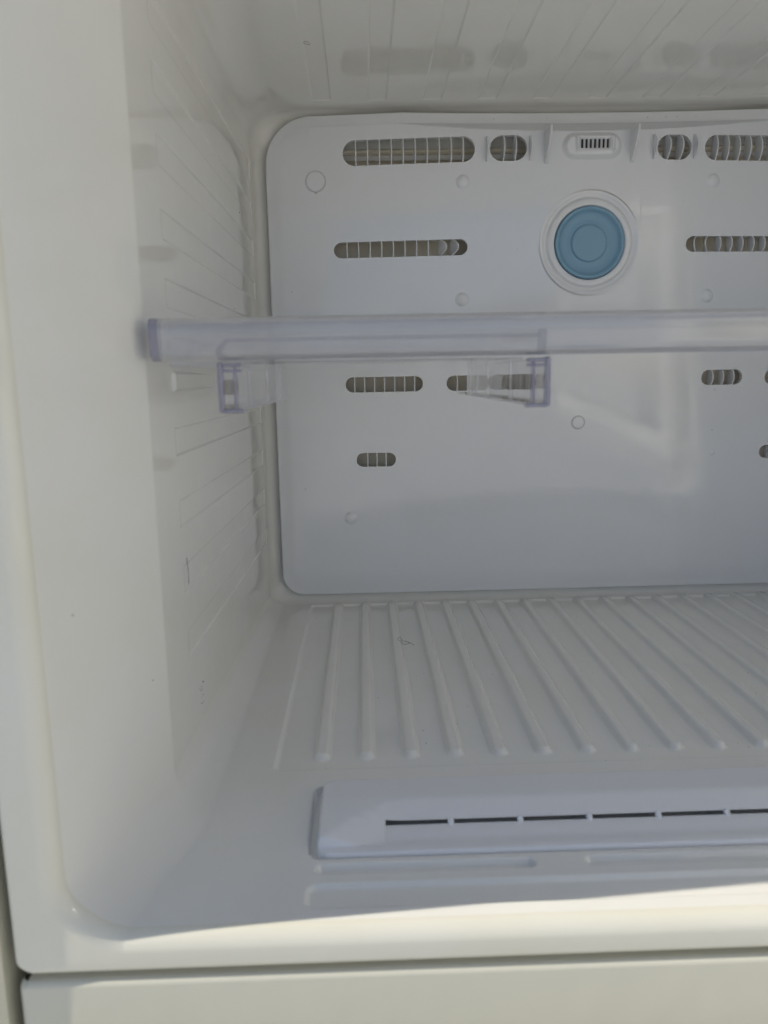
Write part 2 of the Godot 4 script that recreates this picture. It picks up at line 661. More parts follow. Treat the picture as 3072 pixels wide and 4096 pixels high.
# vents: x0, x1, y, height, x positions of the slats, bulge of the slats, lean (slat index from which they lean)
func vents() -> Array:
	var out := []
	var a := []
	var b := []
	for k in 10:
		a.append(-0.1834 + 0.00929 * k)
		b.append(0.0993 + 0.00915 * k)
	out.append([-0.1937, -0.0905, 0.3661, 0.0188, a, 0.0035, []])
	out.append([0.0905, 0.1937, 0.3651, 0.0188, b, 0.0045, []])
	out.append([-0.0789, -0.0502, 0.3660, 0.0187, [-0.0684, -0.0595], 0.0065, []])
	out.append([0.0523, 0.0795, 0.3652, 0.0183, [0.0600, 0.0700], 0.0085, []])
	a = []
	b = []
	for k in 10:
		a.append(-0.1921 + 0.00924 * k)
		b.append(0.0880 + 0.00930 * k)
	out.append([-0.2027, -0.0961, 0.2933, 0.0122, a, 0.003, [8, 9]])
	out.append([0.0791, 0.1857, 0.2929, 0.0119, b, 0.004, [0, 1]])
	a = []
	for k in 7:
		a.append(-0.1887 + 0.00825 * k)
	out.append([-0.1962, -0.1323, 0.1866, 0.0124, a, 0.002, []])
	out.append([-0.1128, -0.0776, 0.1864, 0.0124, [-0.1042, -0.0957, -0.0870], 0.003, []])
	out.append([-0.0676, -0.0385, 0.1864, 0.0124, [-0.0605, -0.0520, -0.0450], 0.003, []])
	out.append([0.0995, 0.1347, 0.1872, 0.0123, [0.1080, 0.1170, 0.1260], 0.004, []])
	b = []
	for k in 5:
		b.append(0.1620 + 0.0081 * k)
	out.append([0.1541, 0.2021, 0.1868, 0.0122, b, 0.004, []])
	out.append([-0.1887, -0.1555, 0.1239, 0.0118, [-0.1792, -0.1715, -0.1638], 0.0015, []])
	out.append([0.1544, 0.1880, 0.1240, 0.0112, [0.1627, 0.1709, 0.1790], 0.003, []])
	return out

func build_cover() -> void:
	var vs := vents()
	var dial := Vector2(0.0008, 0.2946)
	var dr := 0.040
	var xb := [-PX, -PX + 0.0003, -PX + 0.0007, -PX + 0.0012, -PX + 0.0078, -PX + 0.0086, -PX + 0.036, -PX + 0.019, PX - 0.019, PX - 0.036, PX - 0.0086, PX - 0.0078, PX - 0.0012, PX - 0.0007, PX - 0.0003, PX, dial.x - dr, dial.x + dr]
	var yb := [PY0, PY0 + 0.0003, PY0 + 0.0007, PY0 + 0.0012, PY0 + 0.0078, PY0 + 0.0086, PY0 + 0.019, PY1 - 0.036, PY1 - 0.0086, 0.3868, PY1 - 0.0078, PY1 - 0.0012, PY1 - 0.0007, PY1 - 0.0003, PY1, dial.y - dr, dial.y + dr]
	var rects := []
	for q in vs:
		xb.append_array([q[0], q[0] + q[3] / 2, q[1] - q[3] / 2, q[1]])
		yb.append_array([q[2] - q[3] / 2, q[2] + q[3] / 2])
		rects.append(Rect2(q[0], q[2] - q[3] / 2, q[1] - q[0], q[3]))
	rects.append(Rect2(dial.x - dr, dial.y - dr, 2 * dr, 2 * dr))
	for c in [[-PX, PY0, 0.019], [PX - 0.019, PY0, 0.019], [-PX, PY1 - 0.036, 0.036], [PX - 0.036, PY1 - 0.036, 0.036]]:
		rects.append(Rect2(c[0], c[1], c[2], c[2]))
	for k in 12:
		yb.append(0.3770 + 0.0009 * k)
	var tidy := func(s: Array, gap: float) -> PackedFloat32Array:
		s.sort()
		var o := PackedFloat32Array([s[0]])
		for k in range(1, s.size()):
			var last := o[o.size() - 1]
			if s[k] - last < 1e-5:
				continue
			var m := int(ceil((s[k] - last) / gap))
			for q in range(1, m + 1):
				o.append(lerpf(last, s[k], float(q) / m))
		return o
	var xs: PackedFloat32Array = tidy.call(xb, 0.008)
	var ys: PackedFloat32Array = tidy.call(yb, 0.012)
	var mb := Mesher.new()
	var w := xs.size()
	for y in ys:
		for x in xs:
			mb.vert(Vector3(x, y, cover_z(x, y)), cover_n(x, y))
	for j in ys.size() - 1:
		for i in w - 1:
			var c := Vector2((xs[i] + xs[i + 1]) / 2, (ys[j] + ys[j + 1]) / 2)
			var inside := false
			for r in rects:
				if r.has_point(c):
					inside = true
					break
			if inside:
				continue
			var a := j * w + i
			mb.tri(a, a + 1, a + w + 1)
			mb.tri(a, a + w + 1, a + w)
	var on := func(x: float, y: float) -> int:
		return mb.vert(Vector3(x, y, cover_z(x, y)), cover_n(x, y))
	# what is left between a square corner and a quarter circle
	var fan := func(cx: float, cy: float, sx: float, sy: float, r: float):
		var o: int = on.call(cx + sx * r, cy + sy * r)
		var last: int = on.call(cx + sx * r, cy)
		for k in range(1, 11):
			var t := k * PI / 20
			var q: int = on.call(cx + sx * r * cos(t), cy + sy * r * sin(t))
			mb.tri(o, last, q)
			last = q
	for q in vs:
		var r: float = q[3] / 2
		for sy in [-1.0, 1.0]:
			fan.call(q[0] + r, q[2], -1.0, sy, r)
			fan.call(q[1] - r, q[2], 1.0, sy, r)
	for sx in [-1.0, 1.0]:
		for sy in [-1.0, 1.0]:
			fan.call(dial.x, dial.y, sx, sy, dr)
	# rounded corners of the cover, as rings of the quarter disc
	for c in [[-PX + 0.019, PY0 + 0.019, -1.0, -1.0, 0.019], [PX - 0.019, PY0 + 0.019, 1.0, -1.0, 0.019], [-PX + 0.036, PY1 - 0.036, -1.0, 1.0, 0.036], [PX - 0.036, PY1 - 0.036, 1.0, 1.0, 0.036]]:
		var radii := [0.0]
		for d in [0.018, 0.0086, 0.0078, 0.0045, 0.0012, 0.0007, 0.0003, 0.0]:
			if c[4] - d > 0.0015:
				radii.append(c[4] - d)
		var prev := []
		for rr in radii:
			var cur := []
			for k in 17:
				var t := k * PI / 32
				cur.append(on.call(c[0] + c[2] * rr * cos(t), c[1] + c[3] * rr * sin(t)))
			if prev:
				for k in 16:
					mb.tri(prev[k], cur[k], cur[k + 1])
					mb.tri(prev[k], cur[k + 1], prev[k + 1])
			prev = cur
	# the outer edge
	var ring := PackedVector2Array()
	for c in [[PX - 0.036, PY1 - 0.036, 0.036, 0.0], [-PX + 0.036, PY1 - 0.036, 0.036, 1.0], [-PX + 0.019, PY0 + 0.019, 0.019, 2.0], [PX - 0.019, PY0 + 0.019, 0.019, 3.0]]:
		for k in 17:
			var t: float = (c[3] + k / 16.0) * PI / 2
			ring.append(Vector2(c[0] + c[2] * cos(t), c[1] + c[2] * sin(t)))
			if k == 16 and c[3] == 0.0:
				for m in range(1, 40):
					ring.append(Vector2(lerpf(PX - 0.036, -PX + 0.036, m / 40.0), PY1))
			if k == 16 and c[3] == 2.0:
				for m in range(1, 40):
					ring.append(Vector2(lerpf(-PX + 0.019, PX - 0.019, m / 40.0), PY0))
	wall_strip(mb, ring, 0.0055, 1.0)
	# inside edges of the vents
	for q in vs:
		wall_strip(mb, pill(q[0], q[1], q[2], q[3]), 0.0045, -1.0)
	var cover := part("back_cover", mb, mats.cover, fridge, O)
	# slats
	for q in vs:
		for k in q[4].size():
			var x: float = q[4][k]
			var r: float = q[3] / 2
			var reach := r
			var e := minf(x - q[0], q[1] - x)
			if e < r:
				reach = sqrt(maxf(r * r - (r - e) * (r - e), 1e-8))
			var lean := 0.0
			if k in q[6]:
				lean = 0.0050 * (-1.0 if x > 0 else 1.0)
			slat(cover, x, q[2], reach + 0.0004, q[5] + (0.003 if lean else 0.0), lean, 0.0072, "slat")
	# fins that stand out beside the small vents
	for x in [-0.0815, -0.0478, 0.0492, 0.0818]:
		slat(cover, x, 0.3656, 0.0092, 0.0080, 0.0, -0.0005, "fin")
	for x in [-0.0352, 0.0318]:
		big_fin(cover, x)
	# dial
	var z0 := cover_z(dial.x, dial.y)
	var sock := Mesher.new()
	var prof := PackedVector2Array()
	for p in [[dr, 0.0], [0.0385, 0.0], [0.0374, -0.0004], [0.0362, -0.0012], [0.0350, -0.0014], [0.0342, -0.0009], [0.0333, 0.0002], [0.0324, 0.0006], [0.0305, 0.0007], [0.0292, 0.0006], [0.0285, 0.0002], [0.0280, -0.0010], [0.0279, -0.004]]:
		prof.append(Vector2(p[0], p[1]))
	sock.lathe(prof, 72, Transform3D(Basis(), Vector3(dial.x, dial.y, z0)))
	part("dial_socket", sock, mats.cover, cover)
	var cap := Mesher.new()
	prof = PackedVector2Array()
	for p in [[0.0277, -0.004], [0.0277, 0.0004], [0.0274, 0.0012], [0.0268, 0.0016], [0.0260, 0.0016], [0.0252, 0.0012], [0.0246, 0.0004], [0.0236, -0.0012], [0.0222, -0.0020], [0.0205, -0.0024], [0.0185, -0.0025], [0.0165, -0.0024], [0.0152, -0.0021], [0.0148, -0.0023], [0.0145, -0.0020], [0.0140, -0.0008], [0.0136, -0.0005], [0.0128, -0.0004]]:
		prof.append(Vector2(p[0], p[1]))
	for k in range(15, -1, -1):
		prof.append(Vector2(0.0125 * k / 15.0 + 0.00005, -0.0004 + 0.00009 * (k % 2)))
	cap.lathe(prof, 72, Transform3D(Basis(), Vector3(dial.x, dial.y, z0)))
	var cp := part("dial", cap, mats.blue, cover)
	tag(cp, "round pale blue plastic dial with stepped rings")
	# screw domes
	for p in [[-0.1000, 0.3420], [-0.1003, 0.2530], [0.0985, 0.3405], [0.0992, 0.2527], [-0.1947, 0.0742]]:
		dome(cover, p[0], p[1], 0.0062, 0.0021)
	dome(cover, 0.1133, 0.1240, 0.0026, 0.0008)
	# recessed round plug
	plug(cover, -0.0028, 0.1521, 0.0052, 0.0007)
	# round knock-out with a thin joint
	plug(cover, -0.2157, 0.3462, 0.0078, 0.0009)
	var nt := Mesher.new()
	nt.box(Vector3(-0.2157, 0.3377, cover_z(-0.2157, 0.3377) - 0.0002), Vector3(0.0022, 0.0013, 0.0012), 0.0003)
	part("notch", nt, mats.gasket, cover)
	build_nozzle(cover)

func pill(x0: float, x1: float, y: float, h: float) -> PackedVector2Array:
	var r := h / 2
	var o := PackedVector2Array()
	for k in 17:
		var t := -PI / 2 + PI * k / 16
		o.append(Vector2(x1 - r + r * cos(t), y + r * sin(t)))
	for m in range(1, 10):
		o.append(Vector2(lerpf(x1 - r, x0 + r, m / 10.0), y + r))
	for k in 17:
		var t := PI / 2 + PI * k / 16
		o.append(Vector2(x0 + r + r * cos(t), y + r * sin(t)))
	for m in range(1, 10):
		o.append(Vector2(lerpf(x0 + r, x1 - r, m / 10.0), y - r))
	return o

func wall_strip(mb: Mesher, ring: PackedVector2Array, depth: float, sgn: float) -> void:
	# a wall that runs back from the cover's surface along a closed outline
	var m := ring.size()
	var at := mb.v.size()
	for k in m + 1:
		var p := ring[k % m]
		var d := (ring[(k + 1) % m] - ring[(k - 1 + m) % m]).normalized()
		var q := Vector3(d.y, -d.x, 0) * sgn
		var z := cover_z(p.x, p.y)
		mb.vert(Vector3(p.x, p.y, z), q)
		mb.vert(Vector3(p.x, p.y, z - depth), q)
	for k in m:
		var a := at + 2 * k
		mb.tri(a, a + 1, a + 3)
		mb.tri(a, a + 3, a + 2)

func slat(parent: Node, x: float, y: float, reach: float, bulge: float, lean: float, back: float, called: String) -> void:
	# an upright plate whose front edge is an arc
	var mb := Mesher.new()
	var z := cover_z(x, y)
	var th := 0.00055
	var front := PackedVector3Array()
	var rear := PackedVector3Array()
	for k in 13:
		var t := -1.0 + k / 6.0
		var out := bulge * (1.0 - t * t)
		front.append(Vector3(x + lean * (1.0 - t * t), y + reach * t, z + out - 0.0002))
		rear.append(Vector3(x, y + reach * t, z - back))
	for k in 12:
		for s in [-1.0, 1.0]:
			var o := Vector3(th * s, 0, 0)
			mb.quad(front[k] + o * 0.8, front[k + 1] + o * 0.8, rear[k + 1] + o, rear[k] + o, o)
		var f := Vector3(0, 0, 0.0003)
		for s in [-1.0, 1.0]:
			var o := Vector3(th * s * 0.8, 0, 0)
			mb.quad(front[k] + o, front[k + 1] + o, front[k + 1] + f, front[k] + f, Vector3(s, 0, 1))
	part(called, mb, mats.cover, parent)

func big_fin(parent: Node, x: float) -> void:
	var mb := Mesher.new()
	var prof := []
	for k in 13:
		var t := k / 12.0
		prof.append([0.3538 + 0.0236 * t, 0.0165 * pow(sin(t * PI / 2), 0.9)])
	for k in 12:
		var a: Array = prof[k]
		var b: Array = prof[k + 1]
		for s in [-1.0, 1.0]:
			var za := cover_z(x, a[0]) - 0.001
			var zb := cover_z(x, b[0]) - 0.001
			var o := Vector3(0.0009 * s, 0, 0)
			var i := Vector3(0.0004 * s, 0, 0)
			mb.quad(Vector3(x, a[0], za) + o * 1.7, Vector3(x, b[0], zb) + o * 1.7, Vector3(x, b[0], z_top(b, x)) + o, Vector3(x, a[0], z_top(a, x)) + o, o)
			mb.quad(Vector3(x, a[0], z_top(a, x)) + o, Vector3(x, b[0], z_top(b, x)) + o, Vector3(x, b[0], z_top(b, x) + 0.0005), Vector3(x, a[0], z_top(a, x) + 0.0005), Vector3(s, 0, 1.5))
	var e: Array = prof[12]
	mb.quad(Vector3(x - 0.0015, e[0], cover_z(x, e[0]) - 0.001), Vector3(x + 0.0015, e[0], cover_z(x, e[0]) - 0.001), Vector3(x + 0.0009, e[0], z_top(e, x)), Vector3(x - 0.0009, e[0], z_top(e, x)), Vector3.UP)
	part("fin", mb, mats.cover, parent)

func z_top(p: Array, x: float) -> float:
	return 0.0265 + p[1]

func tilt(x: float, y: float) -> Transform3D:
	var n := cover_n(x, y)
	var u := Vector3.UP.cross(n).normalized()
	return Transform3D(Basis(u, n.cross(u), n), Vector3(x, y, cover_z(x, y)))

func dome(parent: Node, x: float, y: float, r: float, h: float) -> void:
	var mb := Mesher.new()
	var prof := PackedVector2Array()
	for k in 13:
		var t := k / 12.0
		var rr := r * (1.0 - t) + 0.00003
		prof.append(Vector2(rr, h * (0.65 * sin(acos(clampf(rr / r, 0.0, 1.0))) * ss(1.0, 0.6, rr / r) + 0.35 * ss(1.0, 0.0, rr / r)) - 0.00005))
	mb.lathe(prof, 28, tilt(x, y))
	part("screw_dome", mb, mats.cover, parent)

func plug(parent: Node, x: float, y: float, r: float, g: float) -> void:
	var t := tilt(x, y)
	var mb := Mesher.new()
	mb.lathe(PackedVector2Array([Vector2(r + 0.0006, 0.0), Vector2(r + 0.0004, 0.0003), Vector2(r + 0.0001, 0.00035), Vector2(r - g * 0.35, 0.0001)]), 40, t)
	part("plug_joint", mb, mats.grey, parent)
	mb = Mesher.new()
	mb.lathe(PackedVector2Array([Vector2(r - g * 0.4, 0.0), Vector2(r - g * 0.6, 0.0005), Vector2(r - g, 0.0007), Vector2(0.00005, 0.0008)]), 40, t)
	part("plug", mb, mats.cover, parent)

func build_nozzle(parent: Node) -> void:
	# the raised sensor housing with seven small slots
	var cx := 0.0003
	var cy := 0.3664
	var xs := breaks(cx - 0.0252, cx + 0.0252, [-0.0212, 0.0218, -0.0118, 0.0156], 0.003, 0.0006, 0.0025)
	var ex := []
	for x in xs:
		if x < -0.0095 or x > 0.0146:
			ex.append(x)
	for k in 7:
		for d in [0.0, 0.0003, 0.0016, 0.0019]:
			ex.append(-0.0089 + 0.00332 * k + d)
	ex.append_array([-0.0095, 0.0146])
	ex.sort()
	var ys := breaks(cy - 0.0113, cy + 0.0113, [cy - 0.0092, cy + 0.0092, 0.3642, 0.3710], 0.0024, 0.0004, 0.0015)
	var rows := []
	for y in ys:
		var r := PackedVector3Array()
		for x in ex:
			var d := rbox(x, y, cx - 0.0235, cx + 0.0235, cy - 0.0100, cy + 0.0100, 0.0098)
			var h := 0.0036 * (1.0 - ss(-0.0042, 0.0004, d)) - 0.0003 * ss(-0.0008, 0.0012, d)
			# raised jambs and a shallow hollow round the slots
			h += 0.0018 * (1.0 - ss(-0.0007, 0.0009, rbox(x, y, -0.0128, -0.0105, 0.3620, 0.3732, 0.001)))
			h += 0.0018 * (1.0 - ss(-0.0007, 0.0009, rbox(x, y, 0.0148, 0.0168, 0.3620, 0.3732, 0.001)))
			h -= 0.0008 * (1.0 - ss(-0.001, 0.0, rbox(x, y, -0.0102, 0.0146, 0.3628, 0.3724, 0.001)))
			for k in 7:
				var s := -0.0089 + 0.00332 * k
				h -= 0.0055 * (1.0 - ss(-0.0003, 0.0, rbox(x, y, s, s + 0.0019, 0.3642, 0.3710, 0.0001)))
			r.append(Vector3(x, y, cover_z(x, minf(y, 0.377)) + h))
		rows.append(r)
	var mb := Mesher.new()
	var nor := mb.normals(rows, 1.0)
	if (nor[0][0] as Vector3).z < 0:
		nor = mb.normals(rows, -1.0)
	mb.sheet(rows, nor, 0, ex.size() - 1)
	part("sensor_housing", mb, mats.cover, parent)
	mb = Mesher.new()
	for k in 7:
		var s := -0.0089 + 0.00332 * k
		mb.quad(Vector3(s + 0.0001, 0.3644, 0.0287), Vector3(s + 0.0018, 0.3644, 0.0287), Vector3(s + 0.0018, 0.3708, 0.0287), Vector3(s + 0.0001, 0.3708, 0.0287), Vector3.BACK)
	part("sensor_slot", mb, mats.dark, parent)

# ------------------------------------------------------------------ cabinet and door
func build_cabinet() -> void:
	var mb := Mesher.new()
	var w := 0.345
	mb.box(Vector3(-0.3285, -0.40, 0.1806), Vector3(0.031, 1.55, 0.4788), 0.002)
	part("side_panel", mb, mats.steel, fridge, O)
	mb = Mesher.new()
	mb.box(Vector3(0.3285, -0.40, 0.18), Vector3(0.031, 1.55, 0.478), 0.002)
	part("side_panel", mb, mats.steel, fridge, O)
	mb = Mesher.new()
	mb.box(Vector3(0, 0.4475, 0.18), Vector3(2 * w, 0.05, 0.478), 0.002)
	part("top_panel", mb, mats.steel, fridge, O)
	mb = Mesher.new()
	mb.box(Vector3(0, -0.36, -0.065), Vector3(2 * w, 1.66, 0.01), 0.001)
	part("back_panel", mb, mats.steel, fridge, O)
	mb = Mesher.new()
	mb.box(Vector3(0, -1.165, 0.18), Vector3(2 * w - 0.064, 0.02, 0.478), 0.001)
	part("base_panel", mb, mats.dark, fridge, O)
	# cross rail under the freezer opening
	mb = Mesher.new()
	var poly := PackedVector2Array()
	for k in 7:
		var a := PI / 2 * k / 6
		poly.append(Vector2(ZF - 0.0025 + 0.0025 * sin(a), -0.0190 + 0.0025 * cos(a)))
	poly.append_array([Vector2(ZF, -0.064), Vector2(0.30, -0.064), Vector2(0.30, -0.0165)])
	mb.prism(poly, -0.3055, 0.3055)
	# the rounded ends of the rail
	for s in [-1.0, 1.0]:
		var rows := []
		for j in 7:
			var a := PI / 2 * j / 6
			var r := PackedVector3Array()
			r.append(Vector3(s * (0.3055 + 0.0035 * sin(a)), -0.064, ZF - 0.0035 * (1 - cos(a))))
			r.append(Vector3(s * (0.3055 + 0.0035 * sin(a)), -0.0195, ZF - 0.0035 * (1 - cos(a))))
			r.append(Vector3(s * (0.3055 + 0.0030 * sin(a)), -0.0178, ZF - 0.0007 - 0.003 * (1 - cos(a))))
			r.append(Vector3(s * (0.3055 + 0.0022 * sin(a)), -0.0168, ZF - 0.002 - 0.002 * (1 - cos(a))))
			rows.append(r)
		rows.append(PackedVector3Array([Vector3(s * 0.309, -0.064, 0.32), Vector3(s * 0.309, -0.0195, 0.32), Vector3(s * 0.3085, -0.0178, 0.32), Vector3(s * 0.3077, -0.0168, 0.32)]))
		var nor := mb.normals(rows, 1.0)
		if (nor[0][0] as Vector3).z < 0:
			nor = mb.normals(rows, -1.0)
		mb.sheet(rows, nor, 0, 3)
	part("cross_rail", mb, mats.steel, fridge, O)
	# dark foam seen at the bottom of the joints
	mb = Mesher.new()
	mb.box(Vector3(0, -0.015, 0.38), Vector3(0.6250, 0.012, 0.03), 0.0005)
	part("joint_filler", mb, mats.gasket, fridge, O)
	# the lower compartment, as a plain lined box with two glass shelves
	mb = Mesher.new()
	mb.box(Vector3(0, -0.61, -0.050), Vector3(0.624, 1.09, 0.02), 0.002)
	mb.box(Vector3(-0.306, -0.61, 0.18), Vector3(0.012, 1.09, 0.44), 0.002)
	mb.box(Vector3(0.306, -0.61, 0.18), Vector3(0.012, 1.09, 0.44), 0.002)
	mb.box(Vector3(0, -0.073, 0.14), Vector3(0.60, 0.016, 0.36), 0.002)
	mb.box(Vector3(0, -1.146, 0.18), Vector3(0.60, 0.016, 0.44), 0.002)
	part("lower_compartment", mb, mats.liner, fridge, O)
	for y in [-0.45, -0.80]:
		mb = Mesher.new()
		mb.box(Vector3(0, y, 0.17), Vector3(0.598, 0.006, 0.36), 0.002)
		part("lower_shelf", mb, mats.clear, fridge, O)
	# lower door, shut
	var low := Mesher.new()
	low.box(Vector3(-0.325, -0.611, 0.030), Vector3(0.66, 1.082, 0.045), 0.006)
	var ld := part("lower_door", low, mats.steel, fridge)
	ld.transform = Transform3D(Basis(Vector3.UP, deg_to_rad(LOWER_SWING)), O + Vector3(0.325, 0, ZF + 0.016))
	var hd := Mesher.new()
	hd.box(Vector3(-0.60, -0.30, 0.080), Vector3(0.025, 0.4, 0.014), 0.004)
	for y in [-0.13, -0.47]:
		hd.box(Vector3(-0.60, y, 0.064), Vector3(0.02, 0.02, 0.026), 0.002)
	part("handle", hd, mats.gasket, ld)
	mb = Mesher.new()
	mb.box(Vector3(-0.325, -0.611, -0.002), Vector3(0.58, 1.00, 0.022), 0.010)
	part("door_liner", mb, mats.liner, ld)
	for y in [-0.30, -0.60, -0.95]:
		mb = Mesher.new()
		mb.box(Vector3(-0.325, y + 0.045, -0.085), Vector3(0.50, 0.09, 0.004), 0.0015)
		mb.box(Vector3(-0.325, y, -0.047), Vector3(0.50, 0.004, 0.076), 0.0015)
		for x in [-0.573, -0.077]:
			mb.box(Vector3(x, y + 0.045, -0.047), Vector3(0.004, 0.09, 0.076), 0.0015)
		part("door_bin", mb, mats.bin, ld)

func build_door() -> void:
	# freezer door, hinged at the right and swung open
	var hinge := Transform3D(Basis(Vector3.UP, deg_to_rad(82.0)), O + Vector3(0.325, 0, ZF + 0.022))
	# in the door's own frame: closed, it reaches from the hinge to -x, inner face towards -z
	var mb := Mesher.new()
	mb.box(Vector3(-0.325, 0.218, 0.030), Vector3(0.66, 0.478, 0.045), 0.006)
	var d := part("freezer_door", mb, mats.steel, fridge)
	d.transform = hinge
	mb = Mesher.new()
	# raised inner liner frame with a recess for the bins
	for b in [[-0.325, 0.035, 0.56, 0.05], [-0.325, 0.405, 0.56, 0.05], [-0.072, 0.22, 0.05, 0.32], [-0.578, 0.22, 0.05, 0.32]]:
		mb.box(Vector3(b[0], b[1], -0.008), Vector3(b[2], b[3], 0.036), 0.010)
	part("door_liner", mb, mats.liner, d)
	mb = Mesher.new()
	for b in [[-0.325, 0.003, 0.62, 0.014], [-0.325, 0.437, 0.62, 0.014], [-0.012, 0.22, 0.014, 0.42], [-0.638, 0.22, 0.014, 0.42]]:
		mb.box(Vector3(b[0], b[1], 0.002), Vector3(b[2], b[3], 0.012), 0.004)
	part("gasket", mb, mats.gasket, d)
	for y in [0.075, 0.235]:
		mb = Mesher.new()
		mb.box(Vector3(-0.325, y + 0.035, -0.062), Vector3(0.45, 0.07, 0.003), 0.001)
		mb.box(Vector3(-0.325, y, -0.030), Vector3(0.45, 0.003, 0.065), 0.001)
		for x in [-0.55, -0.10]:
			mb.box(Vector3(x, y + 0.035, -0.030), Vector3(0.003, 0.07, 0.065), 0.001)
		part("door_bin", mb, mats.bin, d)

# ------------------------------------------------------------------ shelf
func build_shelf() -> void:
	var sh := Node3D.new()
	sh.name = "shelf"
	sh.position = O + Vector3(0, 0.197, 0.2)
	add_child(sh, true)
	tag(sh, "clear plastic shelf with a rounded frosted front edge spanning the freezer", "shelf")
	var at := -Vector3(0, 0.197, 0.2)
	var mb := Mesher.new()
	# front edge: bullnose
	var poly := PackedVector2Array()
	for k in 7:
		var a := PI / 2 * k / 6
		poly.append(Vector2(0.3365 + 0.0055 * sin(a), 0.2125 + 0.0048 * cos(a)))
	for k in 5:
		poly.append(Vector2(0.3420 - 0.0006 * k / 4.0, lerpf(0.2110, 0.2042, k / 4.0)))
	for k in 7:
		var a := PI / 2 * k / 6
		poly.append(Vector2(0.3350 + 0.0062 * cos(a), 0.2036 - 0.0036 * sin(a)))
	poly.append_array([Vector2(0.3310, 0.2000), Vector2(0.3310, 0.2173)])
	mb.prism(poly, -0.2640, 0.2640)
	part("front_edge", mb, mats.lip, sh, at)
	for s in [-1.0, 1.0]:
		mb = Mesher.new()
		var p2 := PackedVector2Array()
		for q in poly:
			p2.append(q)
		mb.prism(p2, s * 0.2642, s * 0.2677)
		part("end_cap", mb, mats.edge, sh, at)
	mb = Mesher.new()
	mb.box(Vector3(0, 0.2125, 0.195), Vector3(0.524, 0.004, 0.268), 0.0008)
	part("plate", mb, mats.clear, sh, at)
	for s in [-1.0, 1.0]:
		mb = Mesher.new()
		mb.box(Vector3(s * 0.2585, 0.204, 0.195), Vector3(0.009, 0.0125, 0.268), 0.001)
		part("side_trim", mb, mats.clear, sh, at)
	# carrier of the tray rails, seen through the front edge
	mb = Mesher.new()
	mb.box(Vector3(-0.1725, 0.2087, 0.3285), Vector3(0.131, 0.0016, 0.003), 0.0004)
	mb.box(Vector3.ZERO, Vector3(0.0065, 0.0018, 0.003), 0.0004, Transform3D(Basis(Vector3.BACK, 0.75), Vector3(-0.2400, 0.2066, 0.3285)))
	mb.box(Vector3(-0.1065, 0.2063, 0.3285), Vector3(0.0035, 0.0095, 0.003), 0.0006)
	part("rail_carrier", mb, mats.faint, sh, at)
	mb = Mesher.new()
	mb.box(Vector3(-0.1727, 0.2012, 0.092), Vector3(0.136, 0.0022, 0.003), 0.0005)
	mb.box(Vector3(-0.1727, 0.1993, 0.20), Vector3(0.128, 0.0012, 0.21), 0.0004)
	part("rail_bridge", mb, mats.clear, sh, at)
	for s in [-1.0, 1.0]:
		var r := Node3D.new()
		r.name = numbered("tray_rail", sh)
		r.position = at + Vector3(-0.1727, 0, 0)
		sh.add_child(r, true)
		var x: float = 0.0682 * s
		mb = Mesher.new()
		mb.box(Vector3(x, 0.1892, 0.21), Vector3(0.0014, 0.0200, 0.245), 0.0004)
		mb.box(Vector3(x - s * 0.0040, 0.1797, 0.21), Vector3(0.0085, 0.0012, 0.245), 0.0004)
		for z in [0.11, 0.184, 0.258]:
			mb.box(Vector3(x - s * 0.001, 0.1892, z), Vector3(0.0014, 0.0190, 0.0010), 0.0003)
		part("guide", mb, mats.clear, r)
		mb = Mesher.new()
		var zf := 0.335
		mb.box(Vector3(x - s * 0.0002, 0.1890, zf), Vector3(0.0022, 0.0206, 0.004), 0.0007)
		mb.box(Vector3(x - s * 0.0050, 0.1792, zf), Vector3(0.0090, 0.0017, 0.004), 0.0006)
		mb.box(Vector3(x - s * 0.0050, 0.1980, zf), Vector3(0.0080, 0.0016, 0.004), 0.0005)
		mb.box(Vector3(x - s * 0.0050, 0.1958, zf), Vector3(0.0080, 0.0012, 0.003), 0.0004)
		mb.box(Vector3(x - s * 0.0062, 0.1890, zf), Vector3(0.0013, 0.0180, 0.003), 0.0004)
		part("front_frame", mb, mats.edge, r)
	# moulded ledges on the side walls carry it
	for s in [-1.0, 1.0]:
		mb = Mesher.new()
		mb.box(Vector3(s * 0.2733, 0.1920, 0.168), Vector3(0.0078, 0.0096, 0.25), 0.0014)
		part("shelf_ledge", mb, mats.liner, fridge, O)

